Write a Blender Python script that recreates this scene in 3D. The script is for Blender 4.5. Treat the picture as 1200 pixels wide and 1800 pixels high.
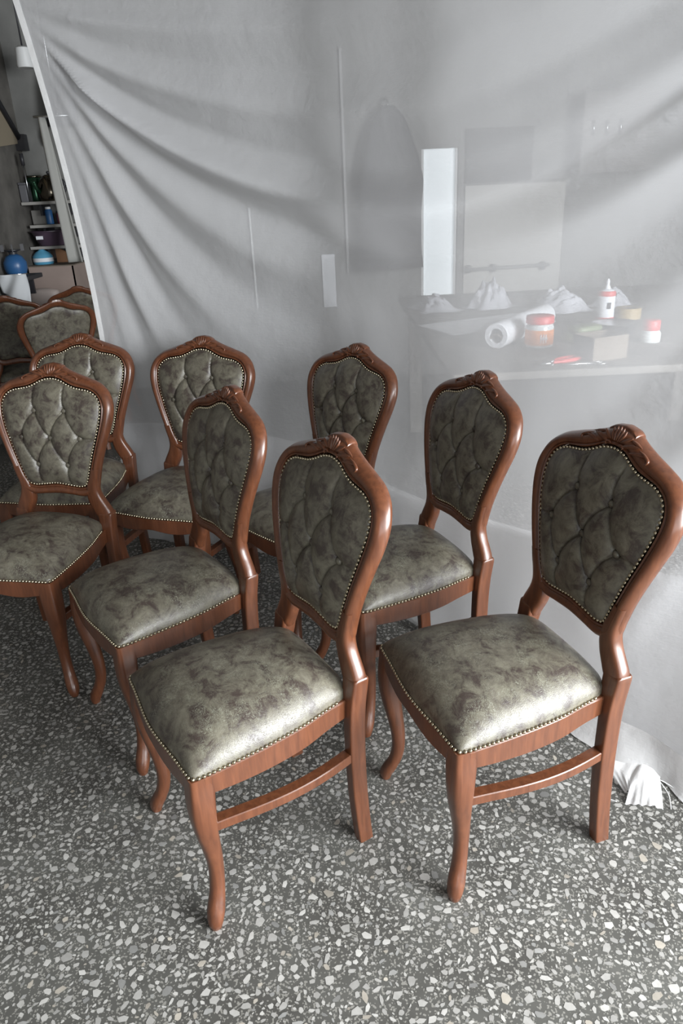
import bpy, math, random
import numpy as np
from mathutils import Matrix, Vector

random.seed(7)
rng = np.random.default_rng(11)
for o in list(bpy.data.objects):
    bpy.data.objects.remove(o)
scene = bpy.context.scene
COL = scene.collection

# ------------------------------------------------------------------ camera
CAM_F, CAM_PITCH, CAM_ROLL, CAM_H = 1269.69, 0.41352, -0.04812, 1.4684
cp, sp, cr, sr = math.cos(CAM_PITCH), math.sin(CAM_PITCH), math.cos(CAM_ROLL), math.sin(CAM_ROLL)
r0, f0, u0 = Vector((1, 0, 0)), Vector((0, cp, -sp)), Vector((0, sp, cp))
rv, uv = r0 * cr + u0 * sr, u0 * cr - r0 * sr
cam_data = bpy.data.cameras.new('camera')
cam_data.sensor_fit = 'VERTICAL'
cam_data.sensor_height = 36.0
cam_data.lens = CAM_F * 36.0 / 1800.0
cam_data.clip_start = 0.05
cam = bpy.data.objects.new('camera', cam_data)
COL.objects.link(cam)
M = Matrix.Identity(4)
for i in range(3):
    M[i][0], M[i][1], M[i][2] = rv[i], uv[i], -f0[i]
M[2][3] = CAM_H
cam.matrix_world = M
scene.camera = cam

# ------------------------------------------------------------------ world, lights, exposure
world = bpy.data.worlds.new('world')
scene.world = world
world.use_nodes = True
bg = world.node_tree.nodes['Background']
bg.inputs[0].default_value = (0.86, 0.93, 1.0, 1)
bg.inputs[1].default_value = 0.32


def area(name, loc, target, sx, sy, power, col=(1, 1, 1)):
    l = bpy.data.lights.new(name, 'AREA')
    l.shape = 'RECTANGLE'
    l.size, l.size_y, l.energy, l.color = sx, sy, power, col
    o = bpy.data.objects.new(name, l)
    COL.objects.link(o)
    o.location = loc
    d = Vector(target) - Vector(loc)
    o.rotation_euler = d.to_track_quat('-Z', 'Y').to_euler()
    return o


# daylight through the shutter opening in the right wall and through the open front
area('daylight_side_opening', (3.35, -0.75, 1.75), (-0.2, 1.4, 0.45), 3.0, 2.2, 650, (0.95, 0.98, 1.0))
area('daylight_front_opening', (1.3, -2.9, 1.7), (-0.2, 2.2, 1.0), 3.6, 2.4, 105, (0.95, 0.98, 1.0))

vs = scene.view_settings
vs.view_transform = 'Standard'
vs.look = 'None'
vs.gamma = 1.0
vs.use_curve_mapping = False
vs.exposure = 0.0
scene.cycles.max_bounces = 7
scene.cycles.glossy_bounces = 3
scene.cycles.transmission_bounces = 6


# ------------------------------------------------------------------ material helpers
def new_mat(name):
    m = bpy.data.materials.new(name)
    m.use_nodes = True
    nt = m.node_tree
    b = nt.nodes['Principled BSDF']
    return m, nt, b


def plain(name, col, rough=0.5, metal=0.0, noise=0.0, scale=20, bump=0.0, coat=0.0, spec=0.5):
    m, nt, b = new_mat(name)
    b.inputs['Base Color'].default_value = (*col, 1)
    b.inputs['Roughness'].default_value = rough
    b.inputs['Metallic'].default_value = metal
    b.inputs['Coat Weight'].default_value = coat
    b.inputs['Specular IOR Level'].default_value = spec
    if noise or bump:
        tc = nt.nodes.new('ShaderNodeTexCoord')
        n = nt.nodes.new('ShaderNodeTexNoise')
        n.inputs['Scale'].default_value = scale
        n.inputs['Detail'].default_value = 6
        nt.links.new(tc.outputs['Object'], n.inputs['Vector'])
        if noise:
            r = nt.nodes.new('ShaderNodeValToRGB')
            r.color_ramp.elements[0].position = 0.3
            r.color_ramp.elements[1].position = 0.7
            r.color_ramp.elements[0].color = (*[c * (1 - noise) for c in col], 1)
            r.color_ramp.elements[1].color = (*[min(1, c * (1 + noise)) for c in col], 1)
            nt.links.new(n.outputs['Fac'], r.inputs['Fac'])
            nt.links.new(r.outputs['Color'], b.inputs['Base Color'])
        if bump:
            bp = nt.nodes.new('ShaderNodeBump')
            bp.inputs['Strength'].default_value = bump
            bp.inputs['Distance'].default_value = 0.01
            nt.links.new(n.outputs['Fac'], bp.inputs['Height'])
            nt.links.new(bp.outputs['Normal'], b.inputs['Normal'])
    return m


def wood_mat():
    m, nt, b = new_mat('mahogany_wood')
    tc = nt.nodes.new('ShaderNodeTexCoord')
    mp = nt.nodes.new('ShaderNodeMapping')
    mp.inputs['Scale'].default_value = (28, 28, 3.5)
    n = nt.nodes.new('ShaderNodeTexNoise')
    n.inputs['Scale'].default_value = 3.0
    n.inputs['Detail'].default_value = 8
    n.inputs['Distortion'].default_value = 0.6
    r = nt.nodes.new('ShaderNodeValToRGB')
    r.color_ramp.elements[0].position = 0.30
    r.color_ramp.elements[1].position = 0.74
    r.color_ramp.elements[0].color = (0.094, 0.032, 0.015, 1)
    r.color_ramp.elements[1].color = (0.164, 0.058, 0.026, 1)
    nt.links.new(tc.outputs['Object'], mp.inputs['Vector'])
    nt.links.new(mp.outputs['Vector'], n.inputs['Vector'])
    nt.links.new(n.outputs['Fac'], r.inputs['Fac'])
    nt.links.new(r.outputs['Color'], b.inputs['Base Color'])
    b.inputs['Roughness'].default_value = 0.33
    b.inputs['Coat Weight'].default_value = 0.35
    b.inputs['Coat Roughness'].default_value = 0.18
    return m


def leather_mat(name, crackle):
    m, nt, b = new_mat(name)
    tc = nt.nodes.new('ShaderNodeTexCoord')
    oi = nt.nodes.new('ShaderNodeObjectInfo')
    add = nt.nodes.new('ShaderNodeVectorMath')
    mul = nt.nodes.new('ShaderNodeVectorMath')
    mul.operation = 'MULTIPLY'
    mul.inputs[1].default_value = (13.7, 7.3, 5.1)
    comb = nt.nodes.new('ShaderNodeCombineXYZ')
    for k in range(3):
        nt.links.new(oi.outputs['Random'], comb.inputs[k])
    nt.links.new(comb.outputs[0], mul.inputs[0])
    nt.links.new(tc.outputs['Object'], add.inputs[0])
    nt.links.new(mul.outputs[0], add.inputs[1])

    def noise(scale, detail, rough=0.6, dist=0.0):
        n = nt.nodes.new('ShaderNodeTexNoise')
        n.inputs['Scale'].default_value = scale
        n.inputs['Detail'].default_value = detail
        n.inputs['Roughness'].default_value = rough
        n.inputs['Distortion'].default_value = dist
        nt.links.new(add.outputs[0], n.inputs['Vector'])
        return n

    n1 = noise(21, 8, 0.72, 0.5)
    n2 = noise(34, 5, 0.7, 1.2)
    r1 = nt.nodes.new('ShaderNodeValToRGB')
    e = r1.color_ramp.elements
    e[0].position, e[1].position = 0.40, 0.62
    e[0].color = (0.058, 0.044, 0.038, 1)
    e[1].color = (0.167, 0.155, 0.122, 1)
    k = e.new(0.50)
    k.color = (0.123, 0.112, 0.087, 1)
    nt.links.new(n1.outputs['Fac'], r1.inputs['Fac'])
    mix = nt.nodes.new('ShaderNodeMixRGB')
    mix.blend_type = 'OVERLAY'
    mix.inputs[0].default_value = 0.55
    nt.links.new(r1.outputs['Color'], mix.inputs[1])
    r2 = nt.nodes.new('ShaderNodeValToRGB')
    r2.color_ramp.elements[0].position = 0.35
    r2.color_ramp.elements[1].position = 0.65
    r2.color_ramp.elements[0].color = (0.30, 0.27, 0.27, 1)
    r2.color_ramp.elements[1].color = (0.60, 0.61, 0.56, 1)
    nt.links.new(n2.outputs['Fac'], r2.inputs['Fac'])
    nt.links.new(r2.outputs['Color'], mix.inputs[2])
    # fine pale creases of the worn finish
    w = noise(75, 3, 0.6, 2.2)
    ab = nt.nodes.new('ShaderNodeMath')
    ab.operation = 'SUBTRACT'
    ab.inputs[1].default_value = 0.5
    nt.links.new(w.outputs['Fac'], ab.inputs[0])
    ab2 = nt.nodes.new('ShaderNodeMath')
    ab2.operation = 'ABSOLUTE'
    nt.links.new(ab.outputs[0], ab2.inputs[0])
    r3 = nt.nodes.new('ShaderNodeValToRGB')
    r3.color_ramp.elements[0].position = 0.0
    r3.color_ramp.elements[1].position = 0.022
    r3.color_ramp.elements[0].color = (1, 1, 1, 1)
    r3.color_ramp.elements[1].color = (0, 0, 0, 1)
    nt.links.new(ab2.outputs[0], r3.inputs['Fac'])
    msk = noise(14, 3)
    r4 = nt.nodes.new('ShaderNodeValToRGB')
    r4.color_ramp.elements[0].position = 0.48
    r4.color_ramp.elements[1].position = 0.62
    nt.links.new(msk.outputs['Fac'], r4.inputs['Fac'])
    mm = nt.nodes.new('ShaderNodeMath')
    mm.operation = 'MULTIPLY'
    nt.links.new(r3.outputs['Color'], mm.inputs[0])
    nt.links.new(r4.outputs['Color'], mm.inputs[1])
    mm2 = nt.nodes.new('ShaderNodeMath')
    mm2.operation = 'MULTIPLY'
    mm2.inputs[1].default_value = crackle * .9
    nt.links.new(mm.outputs[0], mm2.inputs[0])
    mix2 = nt.nodes.new('ShaderNodeMixRGB')
    mix2.inputs[2].default_value = (0.30, 0.31, 0.24, 1)
    nt.links.new(mm2.outputs[0], mix2.inputs[0])
    nt.links.new(mix.outputs[0], mix2.inputs[1])
    nt.links.new(mix2.outputs[0], b.inputs['Base Color'])
    b.inputs['Roughness'].default_value = 0.36
    b.inputs['Specular IOR Level'].default_value = 0.75
    g = noise(420, 3)
    bp = nt.nodes.new('ShaderNodeBump')
    bp.inputs['Strength'].default_value = 0.28
    bp.inputs['Distance'].default_value = 0.002
    nt.links.new(g.outputs['Fac'], bp.inputs['Height'])
    bp2 = nt.nodes.new('ShaderNodeBump')
    bp2.inputs['Strength'].default_value = 0.25 * crackle
    bp2.inputs['Distance'].default_value = 0.002
    nt.links.new(r3.outputs['Color'], bp2.inputs['Height'])
    nt.links.new(bp.outputs['Normal'], bp2.inputs['Normal'])
    nt.links.new(bp2.outputs['Normal'], b.inputs['Normal'])
    return m


def cloth_mat(name, transp, col, transl=0.35):
    m = bpy.data.materials.new(name)
    m.use_nodes = True
    nt = m.node_tree
    nt.nodes.clear()
    out = nt.nodes.new('ShaderNodeOutputMaterial')
    tr = nt.nodes.new('ShaderNodeBsdfTransparent')
    df = nt.nodes.new('ShaderNodeBsdfDiffuse')
    tl = nt.nodes.new('ShaderNodeBsdfTranslucent')
    df.inputs[0].default_value = (*col, 1)
    tl.inputs[0].default_value = (*col, 1)
    m1 = nt.nodes.new('ShaderNodeMixShader')
    m1.inputs[0].default_value = transl
    nt.links.new(df.outputs[0], m1.inputs[1])
    nt.links.new(tl.outputs[0], m1.inputs[2])
    m2 = nt.nodes.new('ShaderNodeMixShader')
    m2.inputs[0].default_value = transp
    nt.links.new(m1.outputs[0], m2.inputs[1])
    nt.links.new(tr.outputs[0], m2.inputs[2])
    nt.links.new(m2.outputs[0], out.inputs[0])
    tc = nt.nodes.new('ShaderNodeTexCoord')
    n = nt.nodes.new('ShaderNodeTexNoise')
    n.inputs['Scale'].default_value = 7
    n.inputs['Detail'].default_value = 8
    n.inputs['Roughness'].default_value = 0.62
    mp = nt.nodes.new('ShaderNodeMapping')
    mp.inputs['Scale'].default_value = (30, 30, 260)
    n2 = nt.nodes.new('ShaderNodeTexNoise')
    n2.inputs['Scale'].default_value = 1.0
    nt.links.new(tc.outputs['Object'], n.inputs['Vector'])
    nt.links.new(tc.outputs['Object'], mp.inputs['Vector'])
    nt.links.new(mp.outputs[0], n2.inputs['Vector'])
    b1 = nt.nodes.new('ShaderNodeBump')
    b1.inputs['Strength'].default_value = 0.28
    b1.inputs['Distance'].default_value = 0.03
    nt.links.new(n.outputs['Fac'], b1.inputs['Height'])
    b2 = nt.nodes.new('ShaderNodeBump')
    b2.inputs['Strength'].default_value = 0.2
    b2.inputs['Distance'].default_value = 0.004
    nt.links.new(n2.outputs['Fac'], b2.inputs['Height'])
    nt.links.new(b1.outputs[0], b2.inputs['Normal'])
    nt.links.new(b2.outputs[0], df.inputs['Normal'])
    return m


def terrazzo_mat():
    m, nt, b = new_mat('terrazzo_matrix')
    tc = nt.nodes.new('ShaderNodeTexCoord')
    v = nt.nodes.new('ShaderNodeTexVoronoi')
    v.inputs['Scale'].default_value = 300
    v.inputs['Randomness'].default_value = 1.0
    nt.links.new(tc.outputs['Object'], v.inputs['Vector'])
    r = nt.nodes.new('ShaderNodeValToRGB')
    r.color_ramp.interpolation = 'CONSTANT'
    r.color_ramp.elements[0].color = (0, 0, 0, 1)
    r.color_ramp.elements[1].position = 0.80
    r.color_ramp.elements[1].color = (1, 1, 1, 1)
    sep = nt.nodes.new('ShaderNodeSeparateColor')
    nt.links.new(v.outputs['Color'], sep.inputs[0])
    nt.links.new(sep.outputs[0], r.inputs['Fac'])
    n = nt.nodes.new('ShaderNodeTexNoise')
    n.inputs['Scale'].default_value = 5
    n.inputs['Detail'].default_value = 8
    nt.links.new(tc.outputs['Object'], n.inputs['Vector'])
    base = nt.nodes.new('ShaderNodeValToRGB')
    base.color_ramp.elements[0].position = 0.35
    base.color_ramp.elements[1].position = 0.7
    base.color_ramp.elements[0].color = (0.070, 0.068, 0.062, 1)
    base.color_ramp.elements[1].color = (0.118, 0.118, 0.108, 1)
    nt.links.new(n.outputs['Fac'], base.inputs['Fac'])
    mx = nt.nodes.new('ShaderNodeMixRGB')
    mx.inputs[2].default_value = (0.34, 0.33, 0.30, 1)
    ml = nt.nodes.new('ShaderNodeMath')
    ml.operation = 'MULTIPLY'
    ml.inputs[1].default_value = 0.6
    nt.links.new(r.outputs[0], ml.inputs[0])
    nt.links.new(ml.outputs[0], mx.inputs[0])
    nt.links.new(base.outputs[0], mx.inputs[1])
    nt.links.new(mx.outputs[0], b.inputs['Base Color'])
    b.inputs['Roughness'].default_value = 0.5
    b.inputs['Specular IOR Level'].default_value = 0.35
    return m


def chip_mat():
    m, nt, b = new_mat('marble_chip')
    at = nt.nodes.new('ShaderNodeAttribute')
    at.attribute_name = 'chip_tint'
    tc = nt.nodes.new('ShaderNodeTexCoord')
    n = nt.nodes.new('ShaderNodeTexNoise')
    n.inputs['Scale'].default_value = 90
    n.inputs['Detail'].default_value = 4
    nt.links.new(tc.outputs['Object'], n.inputs['Vector'])
    r = nt.nodes.new('ShaderNodeValToRGB')
    r.color_ramp.elements[0].color = (0.72, 0.71, 0.69, 1)
    r.color_ramp.elements[1].color = (1, 1, 1, 1)
    nt.links.new(n.outputs['Fac'], r.inputs['Fac'])
    mx = nt.nodes.new('ShaderNodeMixRGB')
    mx.blend_type = 'MULTIPLY'
    mx.inputs[0].default_value = 1
    nt.links.new(at.outputs['Color'], mx.inputs[1])
    nt.links.new(r.outputs['Color'], mx.inputs[2])
    nt.links.new(mx.outputs[0], b.inputs['Base Color'])
    b.inputs['Roughness'].default_value = 0.42
    b.inputs['Specular IOR Level'].default_value = 0.4
    return m


WOOD = wood_mat()
LEATHER = leather_mat('olive_leather_seat', 1.0)
LEATHER_BACK = leather_mat('olive_leather_back', 0.25)
BRASS = plain('antique_brass', (0.58, 0.51, 0.37), 0.25, 1.0)
CURTAIN = cloth_mat('sheer_white_cloth', 0.30, (0.88, 0.88, 0.90), .5)
DENSE = cloth_mat('gathered_white_cloth', 0.12, (0.80, 0.80, 0.80), .5)
HEM = cloth_mat('white_cloth_hem', 0.04, (0.86, 0.86, 0.86), 0.25)
TERRAZZO = terrazzo_mat()
CHIP = chip_mat()


# ------------------------------------------------------------------ mesh helpers
def mk_mesh(name, V, F, mat=None, smooth=True, sharp=None):
    me = bpy.data.meshes.new(name)
    me.from_pydata([tuple(map(float, v)) for v in V], [], [tuple(map(int, f)) for f in F])
    if smooth:
        me.polygons.foreach_set('use_smooth', [True] * len(me.polygons))
        if sharp:
            me.set_sharp_from_angle(angle=math.radians(sharp))
    if mat:
        me.materials.append(mat)
    me.update()
    return me


def link(name, data, parent=None, loc=None, rot=None):
    o = bpy.data.objects.new(name, data)
    COL.objects.link(o)
    if parent:
        o.parent = parent
    if loc is not None:
        o.location = loc
    if rot is not None:
        o.rotation_euler = rot
    return o


def tag(o, label=None, cat=None, group=None, kind=None):
    if label:
        o['label'] = label
    if cat:
        o['category'] = cat
    if group:
        o['group'] = group
    if kind:
        o['kind'] = kind
    return o


def rings(R, cap=True, closed=False):
    """R: list of rings, each (n,3)"""
    n = len(R[0])
    V = np.concatenate([np.asarray(r, float) for r in R])
    F = []
    m = len(R)
    for i in range(m if closed else m - 1):
        a, b = i * n, ((i + 1) % m) * n
        for j in range(n):
            k = (j + 1) % n
            F.append((a + j, a + k, b + k, b + j))
    if cap and not closed:
        F.append(tuple(range(n))[::-1])
        F.append(tuple((m - 1) * n + j for j in range(n)))
    return V, F


def join(parts):
    V, F, o = [], [], 0
    for v, f in parts:
        V.append(np.asarray(v, float))
        F += [tuple(i + o for i in q) for q in f]
        o += len(v)
    return np.concatenate(V), F


def box(x0, x1, y0, y1, z0, z1, bev=0.0):
    if bev <= 0:
        V = [(x, y, z) for z in (z0, z1) for y in (y0, y1) for x in (x0, x1)]
        F = [(0, 2, 3, 1), (4, 5, 7, 6), (0, 1, 5, 4), (2, 6, 7, 3), (0, 4, 6, 2), (1, 3, 7, 5)]
        return np.array(V, float), F
    b = min(bev, (x1 - x0) / 2.01, (y1 - y0) / 2.01, (z1 - z0) / 2.01)
    R = []
    for z, i in ((z0, b), (z0 + b * .3, b * .3), (z0 + b, 0), (z1 - b, 0), (z1 - b * .3, b * .3), (z1, b)):
        a0, a1, c0, c1 = x0 + i, x1 - i, y0 + i, y1 - i
        R.append([(a0 + b, c0, z), (a1 - b, c0, z), (a1, c0 + b, z), (a1, c1 - b, z), (a1 - b, c1, z), (a0 + b, c1, z), (a0, c1 - b, z), (a0, c0 + b, z)])
    return rings(R)


def lathe(prof, n=24, c=(0, 0)):
    R = []
    for r, z in prof:
        R.append([(c[0] + r * math.cos(2 * math.pi * k / n), c[1] + r * math.sin(2 * math.pi * k / n), z) for k in range(n)])
    return rings(R)


def tube(pts, rad, n=10):
    pts = [Vector(p) for p in pts]
    R = []
    up = Vector((0, 0, 1))
    for i, p in enumerate(pts):
        t = (pts[min(i + 1, len(pts) - 1)] - pts[max(i - 1, 0)]).normalized()
        s = t.cross(up)
        if s.length < 1e-3:
            s = t.cross(Vector((1, 0, 0)))
        s.normalize()
        w = s.cross(t)
        rr = rad[i] if isinstance(rad, (list, tuple)) else rad
        R.append([tuple(p + s * rr * math.cos(2 * math.pi * k / n) + w * rr * math.sin(2 * math.pi * k / n)) for k in range(n)])
    return rings(R)


def catmull(P, sub, closed=False):
    P = np.asarray(P, float)
    n = len(P)
    out = []
    for i in range(n if closed else n - 1):
        if closed:
            p0, p1, p2, p3 = P[(i - 1) % n], P[i], P[(i + 1) % n], P[(i + 2) % n]
        else:
            p1, p2 = P[i], P[i + 1]
            p0 = P[i - 1] if i > 0 else 2 * p1 - p2
            p3 = P[i + 2] if i + 2 < n else 2 * p2 - p1
        for k in range(sub):
            t = k / sub
            out.append(0.5 * ((2 * p1) + (-p0 + p2) * t + (2 * p0 - 5 * p1 + 4 * p2 - p3) * t * t + (-p0 + 3 * p1 - 3 * p2 + p3) * t ** 3))
    if not closed:
        out.append(P[-1])
    return np.array(out)


def resample(P, n, closed=False):
    P = np.asarray(P, float)
    if closed:
        P = np.vstack([P, P[:1]])
    L = np.concatenate([[0], np.cumsum(np.linalg.norm(np.diff(P, axis=0), axis=1))])
    t = np.linspace(0, L[-1], n + 1)[:-1] if closed else np.linspace(0, L[-1], n)
    return np.stack([np.interp(t, L, P[:, k]) for k in range(P.shape[1])], 1), L[-1]


def thing(name, label, cat, parts, loc=(0, 0, 0), rz=0.0, group=None):
    """parts: list of (name, (V,F), mat, sharp) ; a one-part thing stays one mesh"""
    if len(parts) == 1:
        nm, vf, mt, sh = parts[0]
        o = link(name, mk_mesh(name, vf[0], vf[1], mt, True, sh), None, loc, (0, 0, rz))
    else:
        o = link(name, None, None, loc, (0, 0, rz))
        for nm, vf, mt, sh in parts:
            link(nm, mk_mesh(nm, vf[0], vf[1], mt, True, sh), o)
    return tag(o, label, cat, group)


# ------------------------------------------------------------------ setting: floor, walls, ceiling
WALL = plain('grey_plaster', (0.19, 0.19, 0.182), 0.9, noise=0.25, scale=3, bump=0.15)
WALL_L = plain('stained_concrete', (0.115, 0.108, 0.098), 0.9, noise=0.4, scale=5, bump=0.2)
CEIL = plain('dark_ceiling_paint', (0.13, 0.12, 0.11), 0.9, noise=0.2, scale=4)
BACK_Y, LEFT_X, RIGHT_X, CEIL_Z = 6.25, -2.32, 3.6, 2.95


def structure(name, vf, mat):
    o = link(name, mk_mesh(name, vf[0], vf[1], mat, False))
    o['kind'] = 'structure'
    return o


floor = structure('floor', box(LEFT_X - .1, RIGHT_X + .1, -3.2, BACK_Y + .1, -0.06, 0.0), TERRAZZO)
tag(floor, 'dark grey terrazzo floor with pale marble chips')
structure('wall_left', box(LEFT_X - .12, LEFT_X, -3.2, BACK_Y + .1, 0, CEIL_Z), WALL_L)
# back wall with a tall narrow window opening behind the curtain
WX0, WX1, WZ0, WZ1 = 0.755, 1.045, 0.62, 1.765
structure('wall_back', join([box(LEFT_X - .12, WX0, BACK_Y, BACK_Y + .15, 0, CEIL_Z), box(WX1, RIGHT_X + .12, BACK_Y, BACK_Y + .15, 0, CEIL_Z),
                             box(WX0, WX1, BACK_Y, BACK_Y + .15, 0, WZ0), box(WX0, WX1, BACK_Y, BACK_Y + .15, WZ1, CEIL_Z)]), WALL)
structure('wall_right', join([box(RIGHT_X, RIGHT_X + .12, .85, BACK_Y + .1, 0, CEIL_Z), box(RIGHT_X, RIGHT_X + .12, -3.2, -2.35, 0, CEIL_Z),
                              box(RIGHT_X, RIGHT_X + .12, -2.35, .85, 2.88, CEIL_Z)]), WALL)
structure('ceiling', box(LEFT_X - .12, RIGHT_X + .12, -3.2, BACK_Y + .15, CEIL_Z, CEIL_Z + .1), CEIL)
lit = bpy.data.materials.new('daylit_window_pane')
lit.use_nodes = True
lb = lit.node_tree.nodes['Principled BSDF']
lb.inputs['Base Color'].default_value = (.8, .85, .88, 1)
lb.inputs['Emission Color'].default_value = (.86, .95, 1.0, 1)
lb.inputs['Emission Strength'].default_value = 0.8
w1 = structure('window_1', box(WX0, WX1, BACK_Y + .06, BACK_Y + .08, WZ0, WZ1), lit)
WHITEP = plain('white_paint', (.72, .73, .73), .5)
for nm, b in (('window_frame', box(WX0, WX0 + .02, BACK_Y + .02, BACK_Y + .10, WZ0, WZ1)), ('window_frame', box(WX1 - .02, WX1, BACK_Y + .02, BACK_Y + .10, WZ0, WZ1))):
    link(nm, mk_mesh(nm, b[0], b[1], WHITEP, False), w1)


# ------------------------------------------------------------------ terrazzo chips (real inlaid polygons)
def build_chips():
    X0, X1, Y0, Y1, cell = -2.35, 1.9, 0.15, 4.4, 0.002
    W, H = int((X1 - X0) / cell), int((Y1 - Y0) / cell)
    occ = np.zeros((H, W), bool)
    chips = []
    classes = [(0.0095, 0.0135, 14000), (0.0060, 0.0095, 75000), (0.0034, 0.0060, 70000)]
    for rmin, rmax, n in classes:
        pos = rng.random((n, 2)) * [X1 - X0, Y1 - Y0]
        rad = rng.uniform(rmin, rmax, n)
        asp = rng.uniform(0.40, 0.92, n)
        rot = rng.uniform(0, math.pi, n)
        nv = rng.integers(5, 8, n)
        jit = rng.uniform(0.72, 1.12, (n, 8))
        tj = rng.uniform(-.35, .35, (n, 8))
        for i in range(n):
            px, py = pos[i]
            if py > 3.4 and rad[i] < 0.006:
                continue
            a, b = rad[i], rad[i] * asp[i]
            cx, cy = int(px / cell), int(py / cell)
            k = max(1, int((a * 0.42 + b * 0.5) / cell + 0.2))
            ya, yb_, xa, xb = max(cy - k, 0), cy + k + 1, max(cx - k, 0), cx + k + 1
            if occ[ya:yb_, xa:xb].any():
                continue
            occ[ya:yb_, xa:xb] = True
            m = nv[i]
            c_, s_ = math.cos(rot[i]), math.sin(rot[i])
            pts = []
            for q in range(m):
                t = (q + tj[i, q]) * 2 * math.pi / m
                ex, ey = a * jit[i, q] * math.cos(t), b * jit[i, q] * math.sin(t)
                pts.append((X0 + px + c_ * ex - s_ * ey, Y0 + py + s_ * ex + c_ * ey))
            chips.append((a * b, pts))
    return chips


chips = build_chips()


def in_view_weight(x, y):
    dep = y * cp + CAM_H * sp
    u = CAM_F * x / dep
    v = -CAM_F * (y * sp - CAM_H * cp) / dep
    if abs(u) > 585 or v > 790:
        return 0.0
    return (CAM_F / dep) ** 2 * (CAM_H / math.hypot(math.hypot(x, y), CAM_H))


score = np.array([c[0] * in_view_weight(*np.mean(c[1], axis=0)) for c in chips])
order = np.argsort(-score)
big = set(order[:300].tolist())


def chip_tint():
    g = random.choice([.38, .42, .47, .51, .55]) * random.uniform(.85, 1.08)
    w = random.random()
    if w < .05:
        return (g * .95, g * .88, g * .77, 1)
    if w < .16:
        return (g * .70, g * .70, g * .68, 1)
    return (g, g * .985, g * .945, 1)


def set_tint(me, cols):
    at = me.color_attributes.new('chip_tint', 'FLOAT_COLOR', 'POINT')
    at.data.foreach_set('color', np.asarray(cols, np.float32).ravel())


V, F, C = [], [], []
for i, (a, pts) in enumerate(chips):
    z = 0.0003 + 0.0004 * random.random()
    t = chip_tint()
    if i in big:
        cx, cy = np.mean(pts, axis=0)
        n = len(pts)
        v = [(x - cx, y - cy, 0.0) for x, y in pts] + [((x - cx) * .9, (y - cy) * .9, -0.008) for x, y in pts]
        f = [tuple(range(n))] + [(k, n + k, n + (k + 1) % n, (k + 1) % n) for k in range(n)]
        me = mk_mesh('marble_chip', v, f, CHIP, False)
        set_tint(me, [t] * (2 * n))
        link('marble_chip', me, floor, (cx, cy, z))
        continue
    b = len(V)
    V += [(x, y, z) for x, y in pts]
    F.append(tuple(range(b, b + len(pts))))
    C += [t] * len(pts)
me = mk_mesh('marble_chips', V, F, CHIP, False)
set_tint(me, C)
tag(link('marble_chips', me, floor), kind='stuff')

# ------------------------------------------------------------------ the chair
HS = 0.424


def yb(h):
    return -0.2082 - 0.0462 * (h - .6) - 0.5273 * (h - .6) ** 2


OUT = np.array([(0, .981), (.030, .977), (.066, .962), (.103, .949), (.142, .937), (.183, .922), (.213, .899), (.229, .870), (.235, .838), (.229, .798), (.213, .750), (.195, .700), (.176, .645), (.163, .600), (.148, .556), (.105, .534), (.055, .537), (0, .540)])
INN = np.array([(0, .937), (.033, .932), (.062, .919), (.089, .909), (.117, .904), (.147, .899), (.170, .888), (.184, .872), (.191, .848), (.188, .810), (.175, .760), (.155, .700), (.137, .645), (.125, .607), (.113, .582), (.088, .575), (.055, .578), (0, .584)])


def full_loop(P):
    left = P[1:-1][::-1] * [-1, 1]
    return np.vstack([P, left])


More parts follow.
